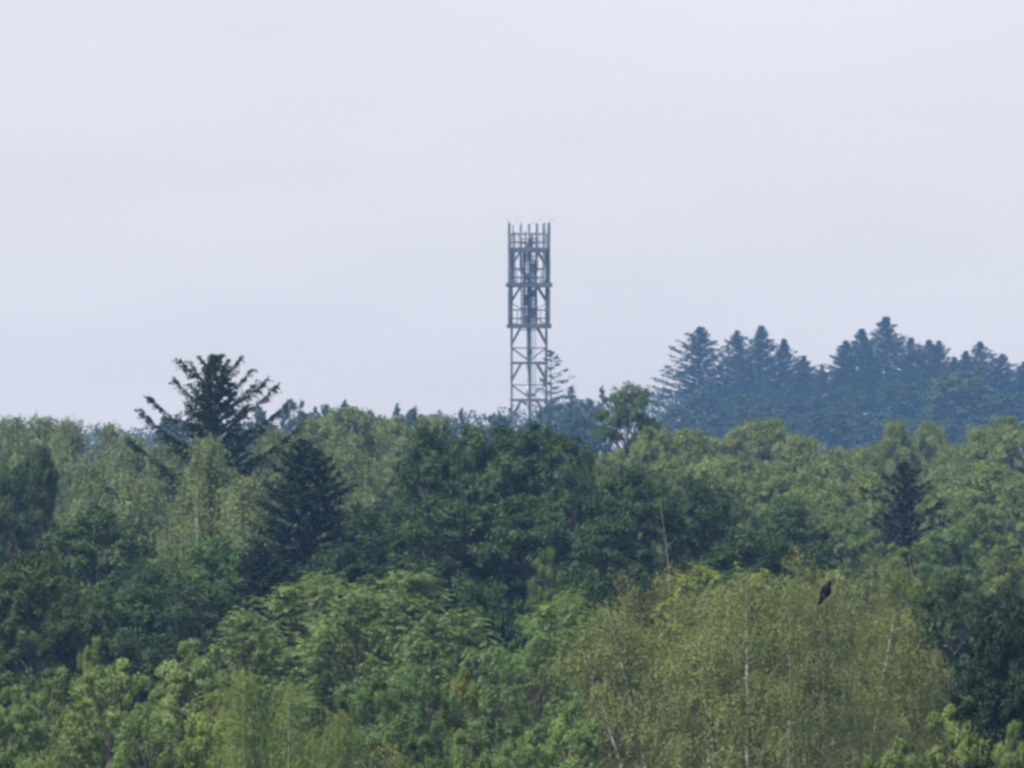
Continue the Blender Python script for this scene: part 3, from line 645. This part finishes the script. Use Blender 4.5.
# --- young yellow-green birches bottom left, and birch main group
gY = 'young birches at the bottom left'
T('birch1', 243, 672, 205, 105, 'young yellow-green birch with a straight white stem at the bottom left', (1.0, 1.22, .85), group=gY)
T('birch0', 290, 680, 208, 105, 'young yellow-green birch with leaning white stems right of the straight one', (1.0, 1.22, .85), group=gY, rot=2.8)
T('birch6', 336, 712, 206, 110, 'young yellow-green birch at the bottom, left of the dark bushes', (1.0, 1.1, .85), group=gY)
T('yellow', 395, 738, 200, 70, 'small olive birch peeping up at the bottom edge below the dark bushes', (1.05, 1, .8), group=gY)
gW = 'olive birches filling the lower right foreground'
for key, px, top, d, w, lab, rot, t in (
    ('birch2', 672, 606, 244, 190, 'foreground birch with two stems leaning left, at the left of the olive group', 0, (1.0, 1.0, .9)),
    ('birch0', 744, 578, 242, 190, 'foreground birch with a forked white stem in the middle of the olive group', 0, (1.04, 1.08, .95)),
    ('birch1', 790, 582, 241, 180, 'foreground birch with a single straight white stem, left of the crow', 1., (.90, .98, .85)),
    ('birch6', 824, 598, 240, 150, 'foreground birch on whose top twig the crow sits', 2.2, (.92, .98, .85)),
    ('birch3', 842, 610, 243, 180, 'foreground birch with a dark branch leaning right, right of the crow', 0, (1.0, 1, .85)),
    ('birch1', 905, 650, 246, 140, 'foreground birch at the right side of the olive group, beside the dark trees', 4., (.85, .90, .85)),
    ('birch1', 706, 590, 252, 170, 'olive birch behind the leaning and the forked foreground birches', 5., (1.05, 1.14, .95)),
    ('birch0', 834, 573, 256, 160, 'olive birch behind and right of the crow tree', 3.6, (1.06, 1.1, .95))):
    T(key, px, top, d, w, lab, t, rot=rot, group=gW)
# --- tall bare trunk
def snag(px, top, d):
    g = Geo(); r = np.random.default_rng(4); k = d/F_PX; H = CAM_H+(HOR-top)*k
    z = np.linspace(0, H, 16); P = np.stack([.13*np.sin(z*.8)-.05*(z-6)*(z > 6), .05*np.sin(z*.6+1), z], 1); P[:, :2] -= 0
    g.tube(P, np.linspace(.07, .010, 16), 7)
    for i in range(9):
        a = P[6+i]; az = r.uniform(0, 6.3); L = r.uniform(.2, .5); dd = np.array([math.cos(az), math.sin(az), r.uniform(.3, 1)])
        g.tube(np.stack([a, a+dd*L*.5, a+dd*L+rows(0, 0, .1)]), [.014, .009, .004], 5)
    root = link('bare_trunk', g.mesh('bare_trunk', M['grey_bark'], True), None, ((px-512)*k, d, 0))
    tag(root, 'tall thin pale bare trunk standing in front of the dark oaks right of centre', 'dead tree')
snag(671, 496, 335)

# ------------------------------------------------------------------ air
m, nt, N, L = new_mat('haze')
pv = N.new('ShaderNodeVolumePrincipled'); pv.inputs['Color'].default_value = (.27, .525, 1, 1); pv.inputs['Absorption Color'].default_value = (1, 1, 1, 1)
pv.inputs['Density'].default_value = HAZE = 1.2e-4; pv.inputs['Anisotropy'].default_value = .0
out = N.new('ShaderNodeOutputMaterial'); L.new(pv.outputs[0], out.inputs['Volume'])
g = Geo(); g.box((0, 1235, 26), (262, 1270, 27)); o = link('haze', g.mesh('haze', m)); o['kind'] = 'stuff'; o['label'] = 'thin bluish summer haze over the woods'

# ------------------------------------------------------------------ light and sky
SUN_EL, SUN_AZ = math.radians(58), math.radians(-128)     # azimuth from +Y towards +X: behind the camera on the left
w = bpy.data.worlds.new('World'); sc.world = w; w.use_nodes = True
N = w.node_tree.nodes; L = w.node_tree.links; bg = N['Background']
sky = N.new('ShaderNodeTexSky'); sky.sky_type = 'NISHITA'; sky.sun_disc = False; sky.sun_elevation = SUN_EL; sky.sun_rotation = SUN_AZ
sky.air_density = 1.; sky.dust_density = 2.; sky.ozone_density = 3.
L.new(sky.outputs[0], bg.inputs[0]); bg.inputs[1].default_value = .05
# thin even cloud veil in front of the blue
veil = N.new('ShaderNodeBackground'); veil.inputs[0].default_value = (.78, .775, .905, 1); veil.inputs[1].default_value = .345
tc = N.new('ShaderNodeTexCoord'); mp = N.new('ShaderNodeMapping'); mp.inputs['Scale'].default_value = (14, 14, 60); cl = N.new('ShaderNodeTexNoise'); cl.inputs['Scale'].default_value = 1.6; cl.inputs['Detail'].default_value = 5
mr = N.new('ShaderNodeMapRange'); mr.inputs[1].default_value = .3; mr.inputs[2].default_value = .7; mr.inputs[3].default_value = .385; mr.inputs[4].default_value = .42
L.new(tc.outputs['Generated'], mp.inputs[0]); L.new(mp.outputs[0], cl.inputs['Vector']); L.new(cl.outputs['Fac'], mr.inputs[0]); L.new(mr.outputs[0], veil.inputs[1])
add = N.new('ShaderNodeAddShader'); L.new(bg.outputs[0], add.inputs[0]); L.new(veil.outputs[0], add.inputs[1]); L.new(add.outputs[0], N['World Output'].inputs[0])
sl = bpy.data.lights.new('sun', 'SUN'); sl.energy = 5.0; sl.angle = math.radians(3); sl.color = (1, .96, .9)
so = link('sun', sl)
sv = np.array([math.sin(SUN_AZ)*math.cos(SUN_EL), math.cos(SUN_AZ)*math.cos(SUN_EL), math.sin(SUN_EL)])
from mathutils import Vector
so.rotation_euler = Vector(sv).to_track_quat('Z', 'Y').to_euler()

cam = bpy.data.cameras.new('camera'); co = link('camera', cam); sc.camera = co
cam.sensor_width = 36; cam.lens = 36*F_PX/1024; cam.clip_end = 20000; cam.clip_start = 1
co.location = (0, 0, CAM_H); co.rotation_euler = (PI/2 + math.atan((HOR-384)/F_PX), 0, 0)
sc.view_settings.view_transform = 'Standard'; sc.view_settings.look = 'None'; sc.view_settings.gamma = 1; sc.view_settings.use_curve_mapping = False
sc.view_settings.exposure = .72
c = sc.cycles; c.max_bounces = 5; c.diffuse_bounces = 3; c.transmission_bounces = 3; c.glossy_bounces = 1; c.volume_bounces = 1; c.filter_width = 3.0
c.use_denoising = True; c.use_adaptive_sampling = True
